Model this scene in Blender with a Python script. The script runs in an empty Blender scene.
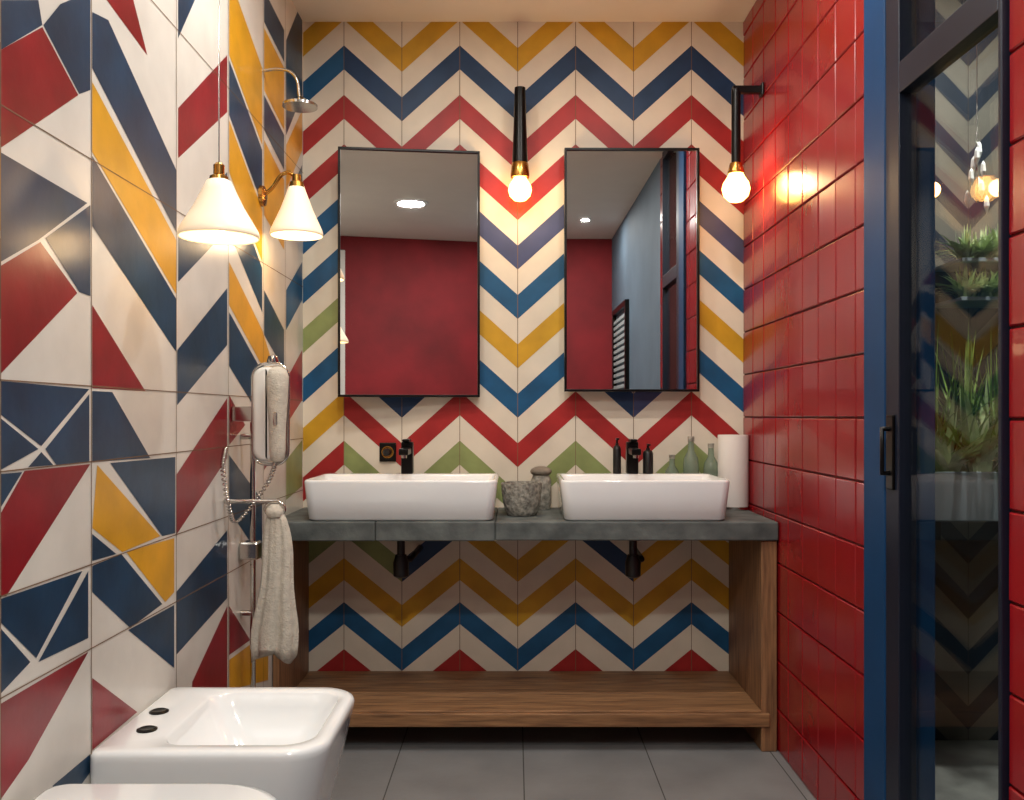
import bpy, math, random
from mathutils import Vector, Matrix
random.seed(7)
H=1.05; F=900.0; CX=515.0; CY=415.0
XL=-0.763; XR=0.821; YB=3.24; ZC=H+1.415; YF=-0.88
sc=bpy.context.scene
COL=sc.collection
def P(u,v,d): return Vector(((u-CX)*d/F, d, H-(v-CY)*d/F))
def lin(c):
    r=[]
    for x in c:
        x=x/255.0
        r.append(x/12.92 if x<=0.04045 else ((x+0.055)/1.055)**2.4)
    return (r[0],r[1],r[2],1)
MATS={}
def mat(name,col,rough=0.4,metal=0.0,var=0.12,vscale=6.0,bump=0.0,bscale=40.0,emis=None,estr=0,stretch=None,coat=0.0,spec=0.5,col2=None,trans=0):
    if name in MATS: return MATS[name]
    m=bpy.data.materials.new(name); m.use_nodes=True
    nt=m.node_tree; b=nt.nodes['Principled BSDF']
    c=lin(col)
    tc=nt.nodes.new('ShaderNodeTexCoord')
    src=tc.outputs['Object']
    if stretch:
        mp=nt.nodes.new('ShaderNodeMapping'); mp.inputs['Scale'].default_value=stretch
        nt.links.new(src,mp.inputs['Vector']); src=mp.outputs['Vector']
    n=nt.nodes.new('ShaderNodeTexNoise'); n.inputs['Scale'].default_value=vscale; n.inputs['Detail'].default_value=6
    nt.links.new(src,n.inputs['Vector'])
    r=nt.nodes.new('ShaderNodeValToRGB')
    if col2: a=lin(col2); z=c
    else:
        a=tuple(x*(1-var) for x in c[:3])+(1,); z=tuple(min(1,x*(1+var)) for x in c[:3])+(1,)
    r.color_ramp.elements[0].position=0.3; r.color_ramp.elements[1].position=0.7
    r.color_ramp.elements[0].color=a; r.color_ramp.elements[1].color=z
    nt.links.new(n.outputs['Fac'],r.inputs['Fac']); nt.links.new(r.outputs['Color'],b.inputs['Base Color'])
    b.inputs['Roughness'].default_value=rough; b.inputs['Metallic'].default_value=metal
    b.inputs['Coat Weight'].default_value=coat; b.inputs['Specular IOR Level'].default_value=spec
    b.inputs['Transmission Weight'].default_value=trans
    if bump>0:
        n2=nt.nodes.new('ShaderNodeTexNoise'); n2.inputs['Scale'].default_value=bscale; n2.inputs['Detail'].default_value=4
        nt.links.new(src,n2.inputs['Vector'])
        bp=nt.nodes.new('ShaderNodeBump'); bp.inputs['Strength'].default_value=bump; bp.inputs['Distance'].default_value=0.004
        nt.links.new(n2.outputs['Fac'],bp.inputs['Height']); nt.links.new(bp.outputs['Normal'],b.inputs['Normal'])
    if emis:
        b.inputs['Emission Color'].default_value=lin(emis); b.inputs['Emission Strength'].default_value=estr
    MATS[name]=m; return m
def tile(name,col,var=0.1,rough=.42,spec=.3): return mat(name,col,rough=rough,var=var,vscale=9,bump=0.12,bscale=30,spec=spec)
CREAM=tile('tile_cream',(222,213,196),0.06)
NAVY=tile('tile_navy',(34,62,98),.2); BLUE=tile('tile_blue',(28,84,126),.2); INDIGO=tile('tile_indigo',(66,74,112),.15)
YEL=tile('tile_yellow',(200,154,40),.15); RED=tile('tile_red',(160,42,42),.18); GREEN=tile('tile_green',(138,150,96),.2)
LN=tile('tile_deep_navy',(20,54,82),0.3,.3,.5); LR=tile('tile_crimson',(132,16,30),0.25,.3,.5); LY=tile('tile_amber',(214,156,28),.15,.3,.5); LC=tile('tile_ivory',(216,212,204),0.07,.3,.5)
GROUT=mat('grout_brown',(120,95,72),0.9)
GROUTD=mat('grout_dark',(60,55,52),0.9)
DIMC=tile('tile_reflected_cream',(98,96,90)); DIMN=tile('tile_reflected_navy',(34,42,54))  # dimmed tile tones, the reflected look is put into the colour
REDT=mat('red_glazed_tile',(142,18,26),rough=0.25,var=0.1,vscale=4,bump=0.12,bscale=10,coat=0.15)
REDG=mat('red_grout',(62,10,12),0.8)
CEIL=mat('ceiling_plaster',(230,222,208),0.85,var=0.02,bump=0.1)
REDP=mat('red_plaster',(132,24,32),0.7,var=0.3,vscale=3,bump=0.3,bscale=20)
BLUEG=mat('bluegrey_plaster',(88,106,122),0.7,var=0.12,vscale=3,bump=0.2)
WHITEP=mat('white_plaster',(225,222,215),0.7,var=0.03)
PORC=mat('white_porcelain',(240,243,244),rough=0.12,var=0.01,coat=0.4)
BLACK=mat('black_metal',(18,17,17),rough=0.3,metal=0.6,var=0.1)
BLACKP=mat('black_plastic',(20,20,21),rough=0.4)
CHROME=mat('chrome',(205,203,198),rough=0.15,metal=1.0,var=0.03)
BRASS=mat('brass',(190,140,70),rough=0.25,metal=1.0,var=0.06)
STONE=mat('grey_stone',(106,112,110),rough=0.65,vscale=14,bump=0.7,bscale=35,col2=(66,72,72))
WOODX=mat('wood_grain_horizontal',(168,124,84),rough=0.5,vscale=6,stretch=(1.2,16,16),col2=(106,74,48),bump=0.25,bscale=12)
WOODZ=mat('wood_grain_vertical',(156,114,78),rough=0.5,vscale=6,stretch=(16,16,1.2),col2=(100,70,48),bump=0.25,bscale=12)
FLOORM=mat('grey_floor_tile',(126,127,128),rough=0.45,var=0.14,vscale=5,bump=0.15,bscale=60)
FGROUT=mat('floor_grout',(74,73,72),0.9)
BFRAME=mat('blue_painted_frame',(8,58,100),rough=0.5,var=0.1,spec=.25)
DFRAME=mat('dark_navy_frame',(20,28,46),rough=0.4,metal=0.2,var=0.1)
TOWEL=mat('terry_towel',(205,198,184),rough=0.95,var=0.12,vscale=60,bump=1.0,bscale=220)
BASK=mat('woven_grey',(180,176,164),rough=0.9,vscale=70,col2=(96,94,88),bump=1.0,bscale=120)
PEB=mat('pebble',(150,140,125),rough=0.8,vscale=20,col2=(95,88,78))
GREENG=mat('green_bottle_glass',(160,180,160),rough=0.08,var=0.05,trans=0.6)
PAPER=mat('white_paper',(232,228,222),rough=0.9,var=0.02,bump=0.2,bscale=200)
LEAF=mat('leaf_green',(132,160,76),rough=0.6,vscale=12,col2=(56,88,38))
LEAFL=mat('leaf_pale',(190,206,156),rough=0.6,vscale=14,col2=(100,130,78))
PLANT=mat('planter_concrete',(112,122,130),rough=0.8,var=0.15,vscale=8)
MARB=mat('marble_floor',(170,172,168),rough=0.3,vscale=7,col2=(110,112,110))
WPLAS=mat('white_plastic',(228,226,220),rough=0.25,var=0.02)
SHADE=mat('frosted_shade_glass',(245,236,220),rough=0.35,var=0.02,emis=(255,216,164),estr=0.42)
BULB=mat('bulb_glow',(255,230,190),rough=0.3,var=0.0,emis=(255,184,90),estr=16)
BULB2=mat('bulb_glow_soft',(255,230,190),rough=0.3,var=0.0,emis=(255,190,104),estr=12)
DL=mat('downlight_glow',(255,244,225),rough=0.3,var=0.0,emis=(255,240,220),estr=10)
MIRR=mat('mirror_silver',(225,226,226),rough=0.01,metal=1.0,var=0.0)
LOUV=mat('shutter_paint',(165,178,180),rough=0.5,var=0.05)
def glassmat():
    m=bpy.data.materials.new('door_glass'); m.use_nodes=True; nt=m.node_tree
    nt.nodes.clear(); o=nt.nodes.new('ShaderNodeOutputMaterial'); mx=nt.nodes.new('ShaderNodeMixShader')
    t=nt.nodes.new('ShaderNodeBsdfTransparent'); t.inputs[0].default_value=(0.94,0.96,0.95,1)
    g=nt.nodes.new('ShaderNodeBsdfGlossy'); g.inputs['Roughness'].default_value=0.01
    mx.inputs[0].default_value=0.045
    nt.links.new(t.outputs[0],mx.inputs[1]); nt.links.new(g.outputs[0],mx.inputs[2]); nt.links.new(mx.outputs[0],o.inputs[0])
    return m
GLASS=glassmat()

def mesh(name,verts,faces,mats,idx=None,smooth=False,fixn=True):
    me=bpy.data.meshes.new(name); me.from_pydata([tuple(v) for v in verts],[],faces)
    if not isinstance(mats,(list,tuple)): mats=[mats]
    for m in mats: me.materials.append(m)
    if idx:
        for p,i in zip(me.polygons,idx): p.material_index=i
    if smooth:
        for p in me.polygons: p.use_smooth=True
    me.update()
    if fixn:
        import bmesh
        bm=bmesh.new(); bm.from_mesh(me); bmesh.ops.recalc_face_normals(bm,faces=bm.faces); bm.to_mesh(me); bm.free()
    o=bpy.data.objects.new(name,me); COL.objects.link(o); return o
def boxdata(x0,x1,y0,y1,z0,z1):
    v=[(x0,y0,z0),(x1,y0,z0),(x1,y1,z0),(x0,y1,z0),(x0,y0,z1),(x1,y0,z1),(x1,y1,z1),(x0,y1,z1)]
    f=[(0,3,2,1),(4,5,6,7),(0,1,5,4),(1,2,6,5),(2,3,7,6),(3,0,4,7)]
    return v,f
def box(name,x0,x1,y0,y1,z0,z1,m,bev=0.0,seg=2):
    v,f=boxdata(x0,x1,y0,y1,z0,z1); o=mesh(name,v,f,m)
    if bev>0:
        b=o.modifiers.new('bevel','BEVEL'); b.width=bev; b.segments=seg; b.limit_method='ANGLE'
    return o
def boxes(name,lst,m,bev=0.0):
    V=[];Fc=[]
    for b in lst:
        v,f=boxdata(*b); n=len(V); V+=v; Fc+=[tuple(i+n for i in q) for q in f]
    o=mesh(name,V,Fc,m)
    if bev>0:
        bb=o.modifiers.new('bevel','BEVEL'); bb.width=bev; bb.segments=2; bb.limit_method='ANGLE'
    return o
def lathe(name,c,prof,m,seg=40,smooth=True,fold=None):
    V=[];Fc=[]
    for k,(r,z) in enumerate(prof):
        for i in range(seg):
            a=2*math.pi*i/seg
            V.append((c[0]+r*math.cos(a),c[1]+r*math.sin(a),c[2]+z))
    for k in range(len(prof)-1):
        for i in range(seg):
            j=(i+1)%seg
            Fc.append((k*seg+i,k*seg+j,(k+1)*seg+j,(k+1)*seg+i))
    Fc.append(tuple(range(seg))[::-1]) if prof[0][0]>1e-4 else None
    if prof[-1][0]>1e-4: Fc.append(tuple((len(prof)-1)*seg+i for i in range(seg)))
    o=mesh(name,V,Fc,m,smooth=smooth)
    if smooth: autosm(o)
    return o
def shell(name,c,prof,m,seg=48,th=0.003):
    V=[];Fc=[]
    for (r,z) in prof:
        for i in range(seg):
            a=2*math.pi*i/seg; V.append((c[0]+r*math.cos(a),c[1]+r*math.sin(a),c[2]+z))
    for k in range(len(prof)-1):
        for i in range(seg):
            j=(i+1)%seg; Fc.append((k*seg+i,k*seg+j,(k+1)*seg+j,(k+1)*seg+i))
    o=mesh(name,V,Fc,m,smooth=True); s=o.modifiers.new('sol','SOLIDIFY'); s.thickness=th; return o
def autosm(o,ang=40):
    try:
        o.data.set_sharp_from_angle(angle=math.radians(ang))
    except Exception: pass
def tube(name,pts,r,m,smoothc=False,cyc=False):
    cu=bpy.data.curves.new(name,'CURVE'); cu.dimensions='3D'; cu.bevel_depth=r; cu.bevel_resolution=4; cu.use_fill_caps=True
    if smoothc:
        s=cu.splines.new('BEZIER'); s.bezier_points.add(len(pts)-1)
        for p,q in zip(s.bezier_points,pts): p.co=q; p.handle_left_type='AUTO'; p.handle_right_type='AUTO'
        s.resolution_u=12
    else:
        s=cu.splines.new('POLY'); s.points.add(len(pts)-1)
        for p,q in zip(s.points,pts): p.co=(q[0],q[1],q[2],1)
    s.use_cyclic_u=cyc
    cu.materials.append(m)
    o=bpy.data.objects.new(name,cu); COL.objects.link(o); return o
def sphere(name,c,r,m,sx=1,sy=1,sz=1,seg=24):
    V=[];Fc=[]
    n=14
    V.append((c[0],c[1],c[2]-r*sz))
    for k in range(1,n):
        t=-math.pi/2+math.pi*k/n
        for i in range(seg):
            a=2*math.pi*i/seg; V.append((c[0]+r*sx*math.cos(t)*math.cos(a),c[1]+r*sy*math.cos(t)*math.sin(a),c[2]+r*sz*math.sin(t)))
    V.append((c[0],c[1],c[2]+r*sz))
    for i in range(seg): Fc.append((0,1+(i+1)%seg,1+i)); 
    for k in range(n-2):
        for i in range(seg):
            j=(i+1)%seg; Fc.append((1+k*seg+i,1+k*seg+j,1+(k+1)*seg+j,1+(k+1)*seg+i))
    L=len(V)-1
    for i in range(seg): Fc.append((1+(n-2)*seg+i,1+(n-2)*seg+(i+1)%seg,L))
    return mesh(name,V,Fc,m,smooth=True)
def ring(x0,x1,y0,y1,z,rl,rr,n=8):
    pts=[]
    for (cx,cy,r,a0) in ((x1-rr,y1-rr,rr,0),(x0+rl,y1-rl,rl,90),(x0+rl,y0+rl,rl,180),(x1-rr,y0+rr,rr,270)):
        for i in range(n+1):
            a=math.radians(a0+90*i/n); pts.append((cx+r*math.cos(a),cy+r*math.sin(a),z))
    return pts
def loft(name,rings,m,capb=True,capt=True,sub=0,ang=50):
    V=[];Fc=[];n=len(rings[0])
    for r in rings: V+=r
    for k in range(len(rings)-1):
        for i in range(n):
            j=(i+1)%n; Fc.append((k*n+i,k*n+j,(k+1)*n+j,(k+1)*n+i))
    if capb: Fc.append(tuple(range(n))[::-1])
    if capt: Fc.append(tuple((len(rings)-1)*n+i for i in range(n)))
    o=mesh(name,V,Fc,m,smooth=True); autosm(o,ang); return o
def group(name,parts,loc=None):
    loc=Vector(loc)
    e=bpy.data.objects.new(name,None); e.empty_display_size=0.05; e.location=loc; COL.objects.link(e)
    inv=Matrix.Translation(loc).inverted()
    for p in parts: p.parent=e; p.matrix_parent_inverse=inv
    return e

# ---------- polygon tools -------------
def clip(poly,axis,val,keep_less):
    out=[]
    n=len(poly)
    for i in range(n):
        a=poly[i]; b=poly[(i+1)%n]
        ia=(a[axis]<=val) if keep_less else (a[axis]>=val)
        ib=(b[axis]<=val) if keep_less else (b[axis]>=val)
        if ia: out.append(a)
        if ia!=ib:
            t=(val-a[axis])/(b[axis]-a[axis]); out.append(tuple(a[k]+t*(b[k]-a[k]) for k in (0,1)))
    return out
def clipr(poly,x0,x1,y0,y1):
    for ax,v,l in ((0,x0,False),(0,x1,True),(1,y0,False),(1,y1,True)):
        if len(poly)<3: return []
        poly=clip(poly,ax,v,l)
    return poly if len(poly)>=3 else []

# ---------- back wall chevrons ----------
def chevron_wall(name,x0,x1,y,z0,z1,xpeak,w,vals,base,alt=None,grout=GROUT,yback=0.1):
    mats=[base,grout]; mi={}
    v,f=boxdata(x0,x1,y,y+yback,z0,z1); V=list(v); Fc=list(f); idx=[0]*6
    k0=int(math.floor((x0-xpeak)/w))-1; k1=int(math.ceil((x1-xpeak)/w))+1
    for k in range(k0,k1+1):
        a=xpeak+k*w; b=a+w; up=(k%2==0)
        for j,(zv,m,amp,thick) in enumerate(vals):
            if alt and (k,j) in alt: m=alt[(k,j)]
            za=zv+amp if up else zv; zb=zv if up else zv+amp
            poly=clipr([(a,za),(b,zb),(b,zb+thick),(a,za+thick)],x0,x1,z0,z1)
            if not poly: continue
            if m.name not in mi: mi[m.name]=len(mats); mats.append(m)
            n=len(V); V+=[(p[0],y-0.0006,p[1]) for p in poly]; Fc.append(tuple(range(n,n+len(poly)))); idx.append(mi[m.name])
        if x0<a<x1:
            n=len(V); V+=[(a-0.0011,y-0.0010,z0),(a+0.0011,y-0.0010,z0),(a+0.0011,y-0.0010,z1),(a-0.0011,y-0.0010,z1)]; Fc.append((n,n+1,n+2,n+3)); idx.append(1)
    return mesh(name,V,Fc,mats,idx,fixn=False)
zb=lambda v: H-(v-CY)/277.8
cols=[NAVY,YEL,NAVY,RED,RED,INDIGO,BLUE,YEL,BLUE,RED,GREEN]
vals=[(zb(72+49.4*(i-1)),c,52/277.8,24/277.8) for i,c in enumerate(cols)]
vals+=[(zb(v_),c,47/277.8,22/277.8) for v_,c in ((582,YEL),(627,YEL),(671,BLUE),(718,RED),(765,NAVY))]
alt={(-1,7):GREEN,(-1,8):BLUE,(-1,9):YEL,(-1,5):BLUE,(0,11):GREEN,(-1,11):GREEN,(1,11):NAVY,(4,11):NAVY,(5,11):YEL,(-1,10):RED,(0,8):NAVY,(1,8):NAVY,(4,8):NAVY,(5,8):INDIGO,(-1,2):BLUE}
xk=(344-CX)/277.8; wk=57.9/277.8
chevron_wall('wall_back',XL-0.1,XR+0.09,YB,0,ZC,xk,wk,vals,CREAM,alt=alt)

# ---------- left wall mosaic ----------
dl=lambda u: -XL*F/(CX-u)
polys=[
 (LN,[(0,0),(38,0),(42,25),(0,50)]),(LR,[(0,50),(42,27),(78,95),(0,148)]),(LN,[(43,25),(60,4),(90,-8),(90,90),(79,94)]),
 (LN,[(0,152),(87,203),(38,240),(0,262)]),(LN,[(45,238),(90,205),(90,296),(79,292)]),(LR,[(0,266),(40,242),(77,293),(0,374)]),
 (LN,[(0,381),(89,389),(41,446),(0,414)]),(LN,[(45,449),(89,394),(89,462),(56,465)]),(LN,[(0,418),(38,449),(0,470)]),(LN,[(28,467),(41,452),(53,465)]),
 (LN,[(0,474),(22,472),(0,508)]),(LR,[(24,471),(90,464),(6,596),(0,597),(0,514)]),
 (LN,[(0,599),(82,571),(36,658),(0,622)]),(LN,[(38,662),(88,571),(88,638)]),(LN,[(0,628),(30,662),(0,694)]),(LR,[(0,704),(88,652),(28,760),(0,800)]),
 (LN,[(52,786),(90,754),(90,772),(70,800)]),
 (LR,[(92,-20),(128,-20),(147,55)]),(LN,[(92,12),(108,20),(176,170),(176,232),(92,68)]),(LY,[(92,82),(176,240),(176,294),(92,152)]),
 (LN,[(92,156),(176,299),(176,352),(92,226)]),(LR,[(92,305),(145,391),(92,388)]),
 (LN,[(92,391),(112,392),(150,458),(92,462)]),(LY,[(97,465),(160,536),(122,552),(92,528)]),(LN,[(110,463),(175,457),(175,533),(162,536)]),
 (LN,[(92,566),(121,554),(162,604),(130,628),(92,592)]),(LY,[(126,552),(174,538),(174,592),(165,602)]),(LN,[(128,630),(174,605),(174,668)]),
 (LR,[(92,678),(137,712),(92,750)]),(LN,[(92,534),(116,554),(92,561)]),
 (LN,[(178,-30),(208,-30),(178,38)]),(LR,[(178,108),(227,55),(227,112),(178,158)]),(LN,[(178,228),(227,172),(227,230),(178,282)]),
 (LN,[(177,350),(227,288),(227,345),(177,405)]),(LR,[(176,475),(227,398),(227,458),(176,535)]),(LN,[(176,592),(227,530),(227,598),(176,655)]),(LR,[(192,682),(227,606),(227,700),(192,700)]),
 (LY,[(229,-25),(262,68),(262,145),(229,55)]),(LN,[(229,60),(262,150),(262,205),(229,115)]),(LY,[(229,120),(262,210),(262,262),(229,172)]),
 (LN,[(229,178),(262,268),(262,312),(229,232)]),(LY,[(229,262),(262,330),(272,362),(262,366),(229,305)]),(LN,[(229,312),(262,372),(262,420),(229,366)]),
 (LR,[(229,395),(245,425),(229,445)]),(LN,[(229,455),(262,500),(262,560),(229,510)]),(LR,[(229,606),(250,640),(229,655)]),(LY,[(229,660),(252,643),(268,640),(268,680),(229,690)]),
 (LN,[(264,-10),(284,30),(284,62),(264,22)]),(LY,[(264,28),(284,68),(284,130),(264,90)]),(LN,[(264,95),(284,135),(284,170),(264,130)]),(LY,[(264,140),(284,180),(284,250),(264,215)]),
 (LN,[(264,290),(284,330),(284,370),(264,335)]),(LR,[(264,420),(284,400),(284,440),(264,470)]),(LY,[(264,560),(284,540),(284,580),(264,610)]),
 (LN,[(286,40),(302,0),(302,95),(286,135)]),(LY,[(286,145),(302,110),(302,150),(286,190)]),(LN,[(286,200),(302,165),(302,200),(286,238)]),(BLUE,[(286,290),(302,262),(302,300),(286,330)]),(GREEN,[(286,460),(302,440),(302,486),(286,500)]),
 (RED,[(286,380),(302,350),(302,400),(286,425)]),(LN,[(286,560),(302,535),(302,580),(286,610)]),
]
v,f=boxdata(XL-0.1,XL,YF-0.1,YB,0,ZC); V=list(v);Fc=list(f);idx=[0]*6
mats=[LC,GROUT];mi={}
def addp(pl,m,off,mir=1):
    global V,Fc,idx
    pl=clipr(pl,YF,YB-0.001,0.001,ZC-0.001)
    if not pl: return
    if m.name not in mi: mi[m.name]=len(mats); mats.append(m)
    n=len(V); V+=[(XL+off,p[0],p[1]) for p in pl]; Fc.append(tuple(range(n,n+len(pl)))); idx.append(mi[m.name])
cell=dl(176)-dl(0)
for q,(m,pl) in enumerate(polys):
    w=[(dl(u), H-(vv-CY)*dl(u)/F) for u,vv in pl]
    addp(w,m,0.0006)
    if max(u for u,_ in pl)<=177:
        for r in (1,2,3): addp([(a-r*cell,b) for a,b in w],m,0.0006)
mi[GROUT.name]=1
js=[dl(u) for u in (91,176,228,263,285)]+[dl(91)-cell,dl(176)-cell,dl(91)-2*cell,dl(176)-2*cell]
for a in js: addp([(a-0.0012,0.002),(a+0.0012,0.002),(a+0.0012,ZC-.002),(a-0.0012,ZC-.002)],GROUT,0.001)
for z in (H+0.052,H-0.084,H-0.269,H-0.42,H+0.46,H+0.87):
    addp([(YF,z-0.001),(YB,z-0.001),(YB,z+0.001),(YF,z+0.001)],GROUT,0.001)
mesh('wall_left',V,Fc,mats,idx,fixn=False)

# ---------- right wall with red tiles ----------
DA,DB,DC,DD=2.09,1.97,1.50,1.38
box('wall_right',XR+0.006,XR+0.09,DA,YB,0,ZC,REDG)
def red_tiles(name,y0,y1):
    V=[];Fc=[]
    th=0.152;tw=0.1335;g=0.0016;bv=0.0034
    zz=(H-0.0072)-7*th
    while zz<ZC:
        y=y1
        while y>y0+0.005:
            ya=max(y0,y-tw); za=max(zz,0.0); zb_=min(zz+th,ZC)
            if zb_-za>0.01 and y-ya>0.01:
                n=len(V); t=[random.uniform(-0.0005,0.0005) for _ in range(3)]
                a=(ya+g,y-g,za+g,zb_-g); xb=XR+0.006
                V+=[(xb,a[0],a[2]),(xb,a[1],a[2]),(xb,a[1],a[3]),(xb,a[0],a[3])]
                for (yy,zq,s1,s2) in ((a[0]+0.0008,a[2]+0.0008,-1,-1),(a[1]-0.0008,a[2]+0.0008,1,-1),(a[1]-0.0008,a[3]-0.0008,1,1),(a[0]+0.0008,a[3]-0.0008,-1,1)):
                    V.append((XR+0.002+t[0]+t[1]*s1+t[2]*s2,yy,zq))
                for (yy,zq,s1,s2) in ((a[0]+bv,a[2]+bv,-1,-1),(a[1]-bv,a[2]+bv,1,-1),(a[1]-bv,a[3]-bv,1,1),(a[0]+bv,a[3]-bv,-1,1)):
                    V.append((XR+t[0]+t[1]*s1+t[2]*s2,yy,zq))
                for L in (0,4):
                    for i in range(4):
                        j=(i+1)%4; Fc.append((n+L+i,n+L+j,n+L+4+j,n+L+4+i))
                Fc.append((n+8,n+9,n+10,n+11))
            y-=tw
        zz+=th
    return mesh(name,V,Fc,REDT)
red_tiles('trim_1',DA+0.001,YB-0.001)
box('wall_right_near',XR+0.006,XR+0.09,DD,DC,0,ZC,REDG)
red_tiles('trim_2',DD,DC-0.001)
box('wall_right_rear',XR,XR+0.09,YF,DD,0,ZC,BLUEG)
box('wall_front',XL-0.1,XR+0.09,YF-0.1,YF,0,ZC,REDP)
box('trim_3',XL,-0.42,YF,YF+0.05,0,ZC-0.12,WHITEP,0.004)
box('ceiling',XL-0.1,2.0,YF-0.1,YB+0.1,ZC,ZC+0.1,CEIL)
# floor
v,f=boxdata(XL-0.1,2.0,YF-0.1,YB+0.1,-0.1,0); V=list(v);Fc=list(f);idx=[0]*6
x=(523-CX)*2.86/F; 
def fstrip(x0,x1,y0,y1):
    n=len(V); V.extend([(x0,y0,0.0006),(x1,y0,0.0006),(x1,y1,0.0006),(x0,y1,0.0006)]); Fc.append((n,n+1,n+2,n+3)); idx.append(1)
for k in range(-2,3):
    xx=x+k*0.385
    if XL<xx<XR: fstrip(xx-0.0018,xx+0.0018,YF,YB)
for k in range(-4,2):
    yy=2.87+k*0.77
    if yy<YB: fstrip(XL,XR,yy-0.0018,yy+0.0018)
mesh('floor',V,Fc,[FLOORM,FGROUT],idx,fixn=False)

# ---------- vanity table ----------
ZT=H-0.332
parts=[]
YV=2.795
parts.append(box('countertop_left',XL+0.002,-0.435,YV,YB-0.004,ZT-0.06,ZT,STONE,0.004))
parts.append(box('countertop_middle',-0.434,-0.062,YV+0.001,YB-0.004,ZT-0.06,ZT,STONE,0.004))
parts.append(box('countertop_right',-0.061,XR-0.003,YV-0.002,YB-0.004,ZT-0.058,ZT,STONE,0.004))
parts.append(box('side_panel_right',0.768,XR-0.004,YV+0.01,YB-0.004,0,ZT-0.06,WOODZ,0.003))
parts.append(box('side_panel_left',XL+0.002,XL+0.022,YV+0.03,YB-0.004,0,ZT-0.06,WOODZ,0.002))
parts.append(box('shelf_plank_front',XL+0.022,0.768,YV+0.005,YV+0.185,0.083,0.130,WOODX,0.003))
parts.append(box('shelf_plank_back',XL+0.022,0.768,YV+0.187,YB-0.004,0.083,0.130,WOODX,0.003))
parts.append(box('shelf_lip',XL+0.022,0.792,YV+0.0,YV+0.02,0.080,0.122,WOODX,0.003))
group('vanity_table',parts,(0,3.0,0))

# ---------- sinks ----------
ZR=H-0.203
def sink(u0,u1,name):
    x0=(u0-CX)/322;x1=(u1-CX)/322;y0=YV+0.004;y1=YB-0.088;z0=ZT+0.001
    b=0.012;R=0.03
    rs=[ring(x0+b+.006,x1-b-.006,y0+b+.004,y1-b,z0,R,R),ring(x0+b,x1-b,y0+b-.002,y1-b,z0+.006,R,R),ring(x0+.005,x1-.005,y0+.005,y1-.005,z0+.07,R,R),ring(x0,x1,y0,y1,ZR-.008,R,R),ring(x0+.001,x1-.001,y0+.001,y1-.001,ZR-.003,R,R),
        ring(x0+.004,x1-.004,y0+.004,y1-.004,ZR,R,R),ring(x0+.012,x1-.012,y0+.012,y1-.075,ZR,R-.008,R-.008),ring(x0+.016,x1-.016,y0+.016,y1-.079,ZR-.005,R-.008,R-.008),
        ring(x0+.03,x1-.03,y0+.03,y1-.09,ZR-.07,R,R),ring(x0+.07,x1-.07,y0+.07,y1-.12,z0+.018,R,R)]
    basin=loft('basin',rs,PORC)
    cx=(x0+x1)/2
    dr=lathe('drain',(cx,y0+.16,z0+.0185),[(0.0,0.0),(0.022,0.0),(0.022,0.003),(0.012,0.005),(0.0,0.005)],CHROME)
    group(name,[basin,dr],(cx,(y0+y1)/2,z0)); return cx,y1
s1=sink(302,497,'vessel_sink'); s2=sink(561,732,'vessel_sink')

# ---------- mirrors ----------
def mirror(u0,u1,v0,v1,yaw):
    d=3.17;s=F/d
    w=(u1-u0)/s;h=(v1-v0)/s;c=P((u0+u1)/2,(v0+v1)/2,d)
    t=0.008;D=0.035
    ps=[]
    for nm,b in (('frame_top',(-w/2,w/2,-.004,D,h/2-t,h/2)),('frame_bottom',(-w/2,w/2,-.004,D,-h/2,-h/2+t)),('frame_left',(-w/2,-w/2+t,-.004,D,-h/2+t,h/2-t)),('frame_right',(w/2-t,w/2,-.004,D,-h/2+t,h/2-t))):
        ps.append(box(nm,*b,BLACK,0.001))
    ps.append(box('mirror_glass',-w/2+t,w/2-t,0.004,0.010,-h/2+t,h/2-t,MIRR))
    ps.append(box('backing',-w/2+t,w/2-t,0.0105,D-.002,-h/2+t,h/2-t,BLACK))
    ps.append(box('wall_bracket',-.08,.08,D-.002,YB-d-0.012,-.1,.1,BLACK))
    e=bpy.data.objects.new('wall_mirror',None); e.location=c; e.rotation_euler=(0,0,math.radians(yaw)); COL.objects.link(e)
    for p in ps: p.parent=e
mirror(339,480,149,397,6.6)
mirror(564.5,699.5,148,391.5,0.3)

# ---------- bulb sconces ----------
def bulbprof(r): return [(0.0,-r),(r*.5,-r*.87),(r*.87,-r*.5),(r,0),(r*.9,r*.42),(r*.62,r*.85),(r*.42,r*1.25),(r*.38,r*1.6),(0,r*1.6)]
def sconce_c():
    d=3.14; c=P(520,190,d); s=F/d
    top=P(520,88,d)
    ps=[lathe('bulb',c,bulbprof(0.041),BULB,32)]
    ps.append(lathe('socket_cup',(c.x,c.y,c.z+0.043),[(0.0,0),(0.032,0),(0.033,0.008),(0.030,0.045),(0.024,0.06),(0.0,0.06)],BRASS))
    ps.append(lathe('tube',(c.x,c.y,c.z+0.085),[(0,0),(0.028,0),(0.026,0.05),(0.023,0.12),(0.019,top.z-c.z-0.085),(0,top.z-c.z-0.085)],BLACK))
    ps.append(tube('wall_arm',[(c.x,c.y,top.z-0.05),(c.x,YB,top.z-0.05)],0.008,BLACK))
    ps.append(box('wall_plate',c.x-.014,c.x+.014,YB-.012,YB-.001,top.z-.1,top.z-.02,BLACK,.002))
    group('wall_sconce',ps,c)
sconce_c()
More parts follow.
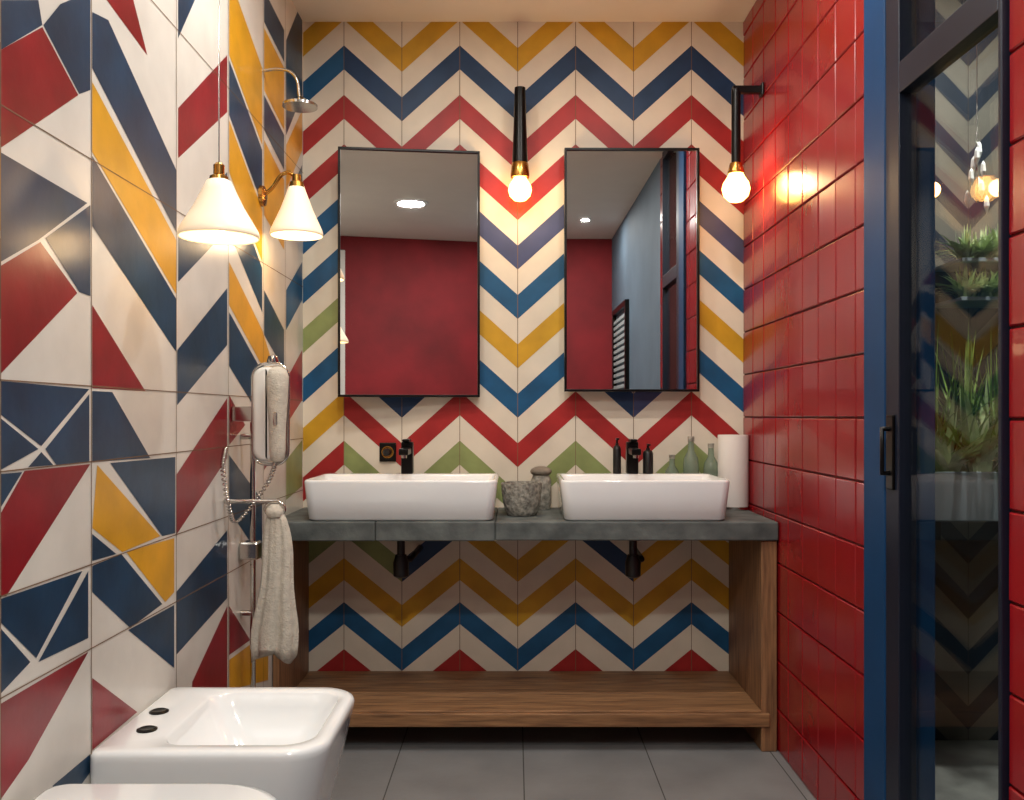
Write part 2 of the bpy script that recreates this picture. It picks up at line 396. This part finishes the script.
def sconce_r():
    d=2.98; c=P(736,189,d); top=P(736,90,d)
    ps=[lathe('bulb',c,bulbprof(0.046),BULB,32)]
    ps.append(lathe('socket_cup',(c.x,c.y,c.z+0.05),[(0,0),(0.026,0),(0.027,0.008),(0.02,0.035),(0.0,0.035)],BRASS))
    ps.append(lathe('tube',(c.x,c.y,c.z+0.07),[(0,0),(0.015,0),(0.015,top.z-c.z-0.07),(0,top.z-c.z-0.07)],BLACK))
    ps.append(box('wall_arm',c.x-.012,XR-.004,c.y-.011,c.y+.011,top.z-.012,top.z+.012,BLACK,.002))
    ps.append(box('wall_plate',XR-.008,XR-.001,c.y-.02,c.y+.02,top.z-.02,top.z+.02,BLACK,.002))
    group('wall_sconce',ps,c)
sconce_r()
# ---------- left shade lamps ----------
def shadeprof(R,h): return [(R*.22,h),(R*.30,h*.97),(R*.42,h*.8),(R*.62,h*.52),(R*.84,h*.27),(R*.97,h*.12),(R,h*.05),(R*.985,0)]
def lampL():
    c=P(219,238,1.82)
    ps=[shell('shade',c,shadeprof(0.08,0.118),SHADE)]
    ps.append(sphere('bulb',(c.x,c.y,c.z+.035),0.024,BULB2))
    ps.append(lathe('socket',(c.x,c.y,c.z+.062),[(0,0),(0.014,0),(0.014,.05),(0,.05)],BRASS))
    ps.append(lathe('fitting',(c.x,c.y,c.z+.112),[(0,0),(0.02,0),(0.018,.012),(0.011,.016),(0.011,.035),(0.006,.04),(0,.04)],BRASS))
    ps.append(tube('cord',[(c.x,c.y,c.z+.15),(c.x,c.y,ZC-.01)],.0014,CHROME))
    ps.append(lathe('ceiling_rose',(c.x,c.y,ZC-.02),[(0,0),(0.03,0),(0.04,.019),(0,.019)],BRASS))
    group('pendant_lamp',ps,c)
lampL()
def lampL2():
    c=P(297,236,2.7); c.x=-0.655
    ps=[shell('shade',c,shadeprof(0.078,0.15),SHADE)]
    ps.append(sphere('bulb',(c.x,c.y,c.z+.04),0.025,BULB2))
    ps.append(lathe('socket',(c.x,c.y,c.z+.065),[(0,0),(0.014,0),(0.014,.075),(0,.075)],BRASS))
    ps.append(lathe('fitting',(c.x,c.y,c.z+.143),[(0,0),(0.024,0),(0.02,.018),(0.014,.022),(0.014,.04),(0,.04)],BRASS))
    ps.append(tube('arm',[(XL+.005,c.y,c.z+.12),(XL+.03,c.y,c.z+.14),(c.x-.03,c.y,c.z+.19),(c.x,c.y,c.z+.175)],.006,BRASS,True))
    pl=lathe('wall_plate',(0,0,0),[(0,0),(.032,0),(.03,.01),(.012,.016),(0,.016)],BRASS)
    pl.rotation_euler=(0,math.radians(90),0); pl.location=(XL+.0015,c.y,c.z+.12)
    ps.append(pl)
    e=bpy.data.objects.new('wall_lamp',None); COL.objects.link(e)
    for p in ps: p.parent=e
lampL2()
# ---------- shower head + lower valve & pipe on left wall ----------
c=P(300,104,2.72)
ps=[tube('shower_arm',[(XL+.001,c.y,c.z+.10),(XL+.05,c.y,c.z+.105),(c.x-.02,c.y,c.z+.09),(c.x,c.y,c.z+.015)],.0045,CHROME,True)]
ps.append(lathe('head',(c.x,c.y,c.z-.01),[(0,0),(.052,0),(.052,.008),(.03,.018),(.012,.03),(0,.03)],CHROME))
group('shower_head',ps,c)
xc=XL+0.035; yc=2.5
ps=[tube('riser_pipe',[(xc,yc,0.02),(xc,yc,H-.02)],.008,CHROME)]
ps.append(lathe('floor_flange',(xc,yc,0.001),[(0,0),(.022,0),(.02,.012),(.01,.02),(0,.02)],CHROME))
for z in (H-0.55,H-0.06): ps.append(tube('wall_bracket',[(XL+.001,yc,z),(xc,yc,z)],.008,CHROME))
ps.append(box('valve_body',XL+.002,xc+.02,yc-.022,yc+.022,H-.40,H-.35,CHROME,.006))
group('towel_warmer_pipe',ps,(xc,yc,H))
# ---------- wall hair dryer ----------
d=2.42; s=F/d
def rrxz(cx,y,cz,hw,hh,r,n=10):
    out=[]
    for (sx,sz,a0) in ((1,1,0),(-1,1,90),(-1,-1,180),(1,-1,270)):
        for i in range(n+1):
            a=math.radians(a0+90*i/n); out.append((cx+((hw-r) if sx>0 else -(hw-r))+r*math.cos(a),y,cz+((hh-r) if sz>0 else -(hh-r))+r*math.sin(a)))
    return out
cc=P(273,414,d)
hw=20/s; hh=51/s
x_=cc.x
ps=[loft('wall_holder',[rrxz(x_-.004,yy,cc.z,hw-.004-o_,hh-o_,.036) for yy,o_ in ((d+.012,.008),(d+.008,.002),(d-.006,0),(d-.010,.003),(d-.012,.008))],CHROME)]
ps.append(tube('chrome_trim',rrxz(x_-.004,d-.010,cc.z,hw-.006,hh-.002,.036),.004,CHROME,cyc=True))
ps.append(loft('holder_insert',[rrxz(x_-.010,yy,cc.z,hw*.70-o_,hh*.91-o_,.030) for yy,o_ in ((d-.011,0),(d-.022,0),(d-.028,.004),(d-.030,.01))],WPLAS))
rings=[]
for (q,w_,dp) in ((0,.010,.010),(.02,.018,.014),(.12,.021,.016),(.35,.022,.018),(.55,.025,.021),(.75,.028,.026),(.90,.029,.028),(.97,.022,.020),(1.0,.009,.008)):
    z=cc.z-hh*.93+q*hh*1.84
    rings.append([(x_+.022+w_*math.cos(2*math.pi*i/32),d-.038+dp*math.sin(2*math.pi*i/32),z) for i in range(32)])
ps.append(loft('dryer_handset',rings,TOWEL,ang=180))
ps.append(box('switch',x_+.017,x_+.027,d-.062,d-.052,cc.z-.03,cc.z+.005,CHROME,.002))
ps.append(lathe('switch_knob',(x_,d-.0,cc.z+hh-.001),[(0,0),(.014,0),(.016,.006),(.012,.02),(0,.024)],CHROME))
ps.append(box('wall_mount',XL+.001,x_-hw+.02,d-.004,d+.008,cc.z-.02,cc.z+.02,CHROME,.002))
pts=[]
base=[Vector((x_+.018,d-.04,cc.z-hh+.01)),Vector((x_-.005,d-.045,cc.z-hh-.05)),Vector((XL+.045,d-.09,cc.z-hh-.14)),Vector((XL+.035,d-.13,cc.z-hh-.10)),Vector((XL+.03,d-.16,cc.z-hh+.0)),Vector((XL+.03,d-.14,cc.z-hh+.05))]
def cr(p,t):
    n=len(p)-1; x=t*n; i=min(int(x),n-1); f_=x-i
    a=p[max(i-1,0)];b=p[i];c_=p[i+1];e_=p[min(i+2,n)]
    return .5*((2*b)+(c_-a)*f_+(2*a-5*b+4*c_-e_)*f_*f_+(3*b-a-3*c_+e_)*f_**3)
for i in range(481):
    t=i/480; q=cr(base,t); an=t*2*math.pi*44
    pts.append(q+Vector((.005*math.cos(an),.005*math.sin(an),0)))
ps.append(tube('coiled_cord',pts,.0024,CHROME))
group('wall_hair_dryer',ps,cc)
# hanging towel
d=2.36; s=F/d
t=P(275,512,d); bz=P(275,655,d).z
rings=[]; N=72
lv=18
for k in range(lv):
    q=k/(lv-1); z=t.z+(bz-t.z)*q
    w=(0.020+0.038*min(1,q*1.25)**0.7 + .004*math.sin(q*9)); dp=(0.012+0.016*q)
    cxk=t.x+0.004*math.sin(q*5)+0.002
    rg=[]
    for i in range(N):
        a=2*math.pi*i/N
        fo=1+0.26*math.sin(7*a+q*2)*min(1,.3+q)+0.1*math.sin(13*a+1+q*3)
        zz=z+(0.018*math.sin(3*a+.6) if k==lv-1 else 0)
        rg.append((cxk+w*math.cos(a)*(.85+.15*fo),d+dp*math.sin(a)*fo,zz))
    rings.append(rg)
tw=loft('towel_cloth',rings,TOWEL,ang=180)
rg=tube('hook_ring',[(t.x+.026*math.cos(a),d,t.z+.008+.02*math.sin(a)) for a in [i*math.pi/12 for i in range(24)]],.004,CHROME,cyc=True)
rd=tube('hook_arm',[(XL+.001,d,t.z+.028),(t.x+.01,d,t.z+.028)],.006,CHROME)
kn=lathe('towel_knot',(t.x,d,t.z-.014),[(0,0),(.02,.002),(.024,.012),(.022,.022),(.012,.034),(0,.036)],TOWEL)
group('hanging_towel',[tw,rg,rd,kn],t)

# ---------- taps ----------
yt=YB-.128
def faucet(u,h,extra=True):
    x=P(u,0,yt).x; z=ZR+.0005
    ps=[box('body',x-.020,x+.020,yt-.02,yt+.02,z,z+h,BLACK,.004),box('spout',x-.016,x+.016,yt-.12,yt-.019,z+h*.62,z+h*.62+.022,BLACK,.004),
        box('lever',x-.012,x+.012,yt-.055,yt+.012,z+h+.001,z+h+.010,BLACK,.003),lathe('aerator',(x,yt-.10,z+h*.62-.01),[(0,0),(.010,0),(.010,.012),(0,.012)],CHROME)]
    group('basin_faucet',ps,(x,yt,z))
faucet(407.5,.11); faucet(632,.11)
# wall socket
c=P(388,452,YB)
ps=[box('face_plate',c.x-.030,c.x+.030,YB-.009,YB-.001,c.z-.034,c.z+.034,BLACK,.003)]
pl=lathe('socket_well',(0,0,0),[(0,0),(.022,0),(.022,.003),(.018,.003),(.016,-.0005),(0,-.0005)],BRASS,28); pl.rotation_euler=(math.radians(90),0,0); pl.location=(c.x,YB-.0092,c.z)
kn=lathe('plug',(0,0,0),[(0,0),(.014,0),(.014,.018),(.009,.024),(0,.024)],BLACKP,20); kn.rotation_euler=(math.radians(90),0,0); kn.location=(c.x,YB-.0122,c.z)
e=bpy.data.objects.new('wall_socket',None); COL.objects.link(e)
for p in ps+[pl,kn]: p.parent=e
def dispenser(u,h,r,m,name='soap_dispenser'):
    x=P(u,0,yt).x; z=ZR+.0005
    ps=[lathe('bottle',(x,yt,z),[(0,0),(r,0),(r,h*.7),(r*.8,h*.78),(r*.4,h*.82),(r*.4,h*.88),(0,h*.88)],m,28),
        lathe('pump',(x,yt,z+h*.88),[(0,0),(r*.25,0),(r*.25,h*.12),(0,h*.12)],BLACK,16),box('nozzle',x-.005,x+.005,yt-.03,yt+.004,z+h*.97,z+h*1.03,BLACK,.001)]
    group(name,ps,(x,yt,z))
dispenser(617,.12,.014,BLACKP); dispenser(648,.10,.018,BLACKP)

# basket with pebbles
c=Vector((.022,2.98,ZT+.001))
prof=[(0,0),(.045,0),(.052,.01),(.060,.04),(.065,.075),(.067,.105),(.063,.108),(.060,.105),(.056,.06),(.045,.02),(0,.018)]
seg=64
fine=[]
for k in range(len(prof)-1):
    for t_ in range(4):
        q=t_/4; fine.append((prof[k][0]*(1-q)+prof[k+1][0]*q,prof[k][1]*(1-q)+prof[k+1][1]*q))
fine.append(prof[-1]); rings=[]
for k,(r,z) in enumerate(fine):
    rings.append([(c.x+(max(r,1e-4)+(0.0018*math.sin(i*math.pi/2+k*math.pi/2) if r>.03 else 0))*math.cos(2*math.pi*i/seg),c.y+(max(r,1e-4)+(0.0018*math.sin(i*math.pi/2+k*math.pi/2) if r>.03 else 0))*math.sin(2*math.pi*i/seg),c.z+z) for i in range(seg)])
bk=loft('basket_body',rings,BASK,ang=180)
ps=[bk]
for i in range(7):
    a=i*0.9; r=.033 if i<6 else 0
    ps.append(sphere('pebble_%d'%(i+1),(c.x+r*math.cos(a),c.y+r*math.sin(a),c.z+.07+.004*(i%3)),.021,PEB,1,1,.7,14))
group('woven_basket',ps,c)
cx2=P(541,0,3.17).x
ps=[lathe('jar_body',(cx2,3.17,ZT+.001),[(0,0),(.03,0),(.036,.02),(.036,.10),(.028,.12),(0,.12)],BASK,30),sphere('jar_lid',(cx2,3.17,ZT+.133),.038,PEB,1,1,.5)]
group('lidded_jar',ps,(cx2,3.17,ZT))
# bottles & paper roll
def bottle(u,h,r,d=3.19):
    x=P(u,0,d).x; z=ZT+.001
    ps=[lathe('glass_body',(x,d,z),[(0,0),(r,0),(r,h*.6),(r*.9,h*.70),(r*.42,h*.80),(r*.36,h*.93),(0,h*.93)],GREENG,28),lathe('stopper',(x,d,z+h*.93),[(0,0),(r*.42,0),(r*.42,h*.07),(0,h*.07)],BASK,20)]
    group('glass_bottle',ps,(x,d,z))
bottle(672,.19,.026); bottle(691,.255,.028); bottle(711,.23,.027)
x=P(733,0,3.17).x
pr=lathe('paper',(x,3.17,ZT+.012),[(.016,0),(.052,0),(.053,.004),(.053,.246),(.052,.25),(.016,.25)],PAPER)
bs=lathe('base',(x,3.17,ZT+.001),[(0,0),(.054,0),(.054,.01),(0,.01)],CHROME)
group('paper_towel_roll',[pr,bs],(x,3.17,ZT))

# traps under counter
for u in (401,633):
    c=P(u,0,2.98); zt=ZT-.061
    ps=[lathe('tailpipe',(c.x,2.98,zt-.07),[(0,0),(.013,0),(.013,.07),(0,.07)],BLACKP),
        lathe('trap_bottle',(c.x,2.98,zt-.145),[(0,0),(.016,0),(.025,.006),(.026,.05),(.018,.076),(0,.076)],BLACKP),
        lathe('collar',(c.x,2.98,zt-.02),[(0,0),(.03,0),(.03,.02),(0,.02)],BLACKP),
        tube('waste_pipe',[(c.x,2.98,zt-.085),(c.x+.03,2.99,zt-.085),(c.x+.035,YB-.002,zt-.085)],.011,BLACKP)]
    group('bottle_trap',ps,(c.x,2.98,zt))

# ---------- bidet ----------
Zb=H-0.600
x0,x1,y0,y1=XL+.002,-0.342,1.60,1.992
def rg(ix0,ix1,iy,z,rl,rr): return ring(x0+ix0,x1-ix1,y0+iy,y1-iy,z,rl,rr,10)
rs=[rg(0,.09,.05,0.0,.01,.08),rg(0,.085,.045,.05,.01,.08),rg(0,.05,.025,.22,.01,.085),rg(0,.022,.008,.34,.012,.08),rg(0,.006,.001,.41,.014,.08),rg(0,.001,.0,Zb-.02,.016,.08),rg(0.001,.0,.0,Zb-.010,.016,.08),rg(.003,.003,.003,Zb-.003,.016,.078),rg(.008,.010,.009,Zb,.016,.072)]
rs+= [ring(-.655,x1-.028,y0+.036,y1-.036,Zb,.05,.06,10),ring(-.650,x1-.032,y0+.041,y1-.041,Zb-.004,.05,.058,10),ring(-.640,x1-.042,y0+.052,y1-.052,Zb-.03,.05,.055,10),ring(-.60,x1-.075,y0+.085,y1-.085,Zb-.10,.05,.05,10),ring(-.54,x1-.12,y0+.13,y1-.13,Zb-.13,.04,.04,10)]
bd=loft('bidet_body',rs,PORC,ang=60)
ps=[bd]
for (u,v_) in ((159,712),(147,730)):
    dd=.600*F/(v_-CY); q=P(u,v_,dd)
    ps.append(lathe('tap_hole_cover',(q.x,q.y,Zb+.0003),[(0,0),(.019,0),(.019,.002),(.014,.004),(.012,.003),(0,.003)],BLACK,24))
ps.append(lathe('drain',(-.5,1.796,Zb-.1298),[(0,0),(.022,0),(.02,.003),(0,.003)],CHROME))
group('bidet',ps,(-.55,1.8,0))
# ---------- toilet ----------
Zt=H-0.590
x0,x1,y0,y1=XL+.002,-0.348,1.07,1.447
rs=[rg(0,.16,.08,0,.01,.08),rg(0,.15,.075,.06,.01,.08),rg(0,.08,.03,.25,.01,.13),rg(0,.03,.008,.36,.012,.13),rg(0,.01,.0,.40,.014,.13),rg(0,.008,.0,Zt-.034,.014,.13)]
tb=loft('toilet_bowl',rs,PORC,ang=60)
rs=[rg(.015,.004,-.002,Zt-.033,.03,.13),rg(.015,.0,-.004,Zt-.028,.03,.13),rg(.015,.0,-.004,Zt-.018,.03,.13)]
st=loft('toilet_seat',rs,PORC,ang=60)
rs=[rg(.015,.0,-.004,Zt-.017,.03,.13),rg(.015,-.001,-.005,Zt-.010,.03,.13),rg(.017,.001,-.003,Zt-.004,.03,.127),rg(.025,.012,.008,Zt,.03,.12)]
ld=loft('toilet_lid',rs,PORC,ang=60)
group('toilet',[tb,st,ld],(-.55,1.25,0))

# ---------- door ----------
zh=H+.68
box('trim_4',XR-.012,XR+.10,DB,DA,0,ZC,BFRAME,.003)
gx=XR+.004
dl_=[]
JF=DB-.068; JN=DC+.012
dl_.append(boxes('door_frame',[(gx-.014,gx+.024,JF,DB-.001,0,ZC),(gx-.014,gx+.024,DC+.001,JN,0,ZC),(gx-.014,gx+.024,JN,JF,zh,zh+.065),(gx-.012,gx+.022,JN,JF,0,.03),(gx-.012,gx+.022,JN,JF,ZC-.04,ZC)],DFRAME,.002))
dl_.append(box('glass_pane',gx,gx+.008,JN-.001,JF+.001,.03,zh,GLASS))
dl_.append(box('transom_pane',gx,gx+.008,JN-.001,JF+.001,zh+.065,ZC-.04,GLASS))
dl_.append(box('lock_plate',gx-.020,gx-.013,DB-.05,DB-.015,H-.16,H-.0,BLACK,.002))
dl_.append(tube('pull_handle',[(gx-.018,DB-.033,H-.03),(gx-.035,DB-.033,H-.03),(gx-.035,DB-.033,H-.125),(gx-.018,DB-.033,H-.125)],.006,BLACK))
e=group('door_1',dl_,(gx,1.7,0))
box('trim_5',XR+.03,XR+.09,DC-.012,DC+.001,0,ZC,REDG)

# ---------- alcove behind glass ----------
YA=2.9
vz=[(H+1.3-0.178*i,DIMN,.17,.075) for i in range(16)]  # dim chevrons painted on for the room tiling reflected in the door glass
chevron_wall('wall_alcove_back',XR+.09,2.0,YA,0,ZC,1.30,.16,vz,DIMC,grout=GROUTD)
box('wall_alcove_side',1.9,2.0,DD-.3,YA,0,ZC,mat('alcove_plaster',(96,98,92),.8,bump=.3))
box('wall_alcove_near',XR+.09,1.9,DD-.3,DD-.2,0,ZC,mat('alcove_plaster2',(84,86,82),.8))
mesh('trim_6',[(XR+.095,DD-.2,.002),(1.9,DD-.2,.002),(1.9,YA,.002),(XR+.095,YA,.002)],[(0,1,2,3)],MARB)
zp=H-(472-CY)*2.55/F
ps=[boxes('trough',[(1.06,1.89,2.55,2.57,zp-.14,zp),(1.06,1.89,2.85,2.87,zp-.14,zp),(1.06,1.08,2.57,2.85,zp-.14,zp),(1.87,1.89,2.57,2.85,zp-.14,zp),(1.06,1.89,2.57,2.85,zp-.14,zp-.03)],PLANT,.003)]
ps.append(boxes('wall_brackets',[(1.2,1.23,2.6,YA-.001,zp-.2,zp-.14),(1.7,1.73,2.6,YA-.001,zp-.2,zp-.14)],BLACK))
def blades(name,cs,n,lmin,lmax,spread,wd,m,droop=.6):
    V=[];Fc=[]
    for c in cs:
        for _ in range(n):
            a=random.uniform(0,2*math.pi); L=random.uniform(lmin,lmax); o=random.uniform(0,spread)
            tx,ty=math.cos(a),math.sin(a); px,py=-ty,tx
            r0=random.uniform(0,.03)
            bx,by,bz_=c[0]+tx*r0,c[1]+ty*r0,c[2]
            n0=len(V);S=5
            for k in range(S+1):
                q=k/S; h=L*(q-droop*q*q*o/spread*.9); r=o*L*2.2*q**1.5
                w=wd*(1-q)**.6*(.5+q*2 if q<.25 else 1)
                V.append((bx+tx*r+px*w,min(by+ty*r+py*w,YA-.004),bz_+h)); V.append((bx+tx*r-px*w,min(by+ty*r-py*w,YA-.004),bz_+h))
            for k in range(S): Fc.append((n0+2*k,n0+2*k+1,n0+2*k+3,n0+2*k+2))
    return mesh(name,V,Fc,m,fixn=False)
ps.append(blades('grass_leaves',[(1.24+.1*i,2.68,zp-.03) for i in range(6)],90,.20,.52,.32,.006,LEAF))
ps.append(blades('broad_leaves',[(1.27+.1*i,2.64,zp-.03) for i in range(6)],50,.1,.32,.45,.012,LEAFL))
group('planter_trough',ps,(1.5,2.7,zp))
for v_ in (262,300):
    z=H-(v_-CY)*2.78/F
    sh=box('shelf_board',1.34,1.885,2.70,YA-.002,z-.012,z,PLANT,.002)
    fr=blades('trailing_leaves',[(1.38+.05*i,2.75,z) for i in range(10)],90,.05,.12,.7,.007,LEAFL,.9)
    group('plant_shelf',[sh,fr],(1.6,2.8,z))
for (u,v_,d) in ((917,205,2.3),(932,190,2.5)):  # small glowing globes placed for the bulb glints in the door glass
    c=P(u,v_,d)
    group('glint_globe',[sphere('globe',c,.022,BULB2),tube('cord',[(c.x,c.y,c.z+.02),(c.x,c.y,ZC-.002)],.002,BLACK),lathe('canopy',(c.x,c.y,ZC-.016),[(0,0),(.03,0),(.03,.015),(0,.015)],BLACK)],c)
c=P(977,180,2.4)
ps=[tube('wire',[(c.x,c.y,c.z+.08),(c.x,c.y,ZC-.002)],.0012,CHROME)]
for i in range(9):
    a=i*2.4; r=.02*(i/9); zz=c.z-.09+.018*i
    ps.append(lathe('crystal_%d'%(i+1),(c.x+(.026-r)*math.cos(a),c.y+(.026-r)*math.sin(a),zz),[(0,0),(.008,.02),(.006,.04),(0,.05)],PORC,6,False))
ps.append(tube('stem',[(c.x,c.y,c.z-.06),(c.x,c.y,c.z+.085)],.003,CHROME))
group('crystal_pendant',ps,c)

# ---------- items behind the camera, seen in the mirrors ----------
fr=boxes('frame',[(XR-.03,XR-.001,-.62,-.58,.25,H+.80),(XR-.03,XR-.001,.10,.14,.25,H+.80),(XR-.03,XR-.001,-.58,.10,H+.76,H+.80),(XR-.03,XR-.001,-.58,.10,.25,.29)],BLACK,.002)
sl=boxes('slats',[(XR-.022,XR-.006,-.58,.10,.30+.045*i,.325+.045*i) for i in range(33)],LOUV,.002)
group('louvered_shutter',[fr,sl],(XR,-.3,H))

# ---------- downlights ----------
def downlight(x,y,r,name='recessed_downlight',power=10,col=(1,.965,.90)):
    t=lathe('trim_ring',(x,y,ZC-.008),[(r*.8,0),(r,.0),(r*1.05,.0075),(r*.8,.0075)],WHITEP,32)
    dsk=lathe('lens',(x,y,ZC-.005),[(0,0),(r*.8,0),(r*.8,.003),(0,.003)],DL,32)
    group(name,[t,dsk],(x,y,ZC))
    L=bpy.data.lights.new('downlight_light','AREA'); L.shape='DISK'; L.size=r*1.6; L.energy=power; L.color=col
    o=bpy.data.objects.new('downlight_light',L); o.location=(x,y,ZC-.012); COL.objects.link(o)
downlight(-.40,2.15,.06,power=7.5); downlight(.40,2.15,.06,power=7.5)
downlight(-.04,.36,.11,power=26); downlight(.54,-.13,.035,power=6)
downlight(0,1.72,.06,power=8)
downlight(1.3,2.25,.06,power=26,col=(1,.97,.9))  # added alcove light, brightens the plants behind the glass
for (x,y,z,e) in ((P(520,190,3.1).x,3.04,P(520,192,3.1).z,2.2),(P(735,189,2.98).x,2.90,P(735,189,2.98).z,1.9),(P(219,238,1.82).x,1.82,P(219,238,1.82).z-.02,.55),(-.655,2.7,P(297,236,2.7).z-.02,1.2)):
    L=bpy.data.lights.new('bulb_light','POINT'); L.energy=e; L.color=(1,.70,.38); L.shadow_soft_size=.03
    o=bpy.data.objects.new('bulb_light',L); o.location=(x,y,z); COL.objects.link(o)

w=bpy.data.worlds.new('world'); sc.world=w; w.use_nodes=True
w.node_tree.nodes['Background'].inputs[0].default_value=(.5,.55,.6,1); w.node_tree.nodes['Background'].inputs[1].default_value=.2
cam=bpy.data.cameras.new('camera'); co=bpy.data.objects.new('camera',cam); COL.objects.link(co)
co.location=(0,0,H); co.rotation_euler=(math.radians(90),0,0)
cam.sensor_width=36; cam.lens=36*F/1024; cam.shift_x=-3/1024; cam.shift_y=15/1024; cam.clip_start=.02
sc.camera=co
sc.view_settings.view_transform='Standard'
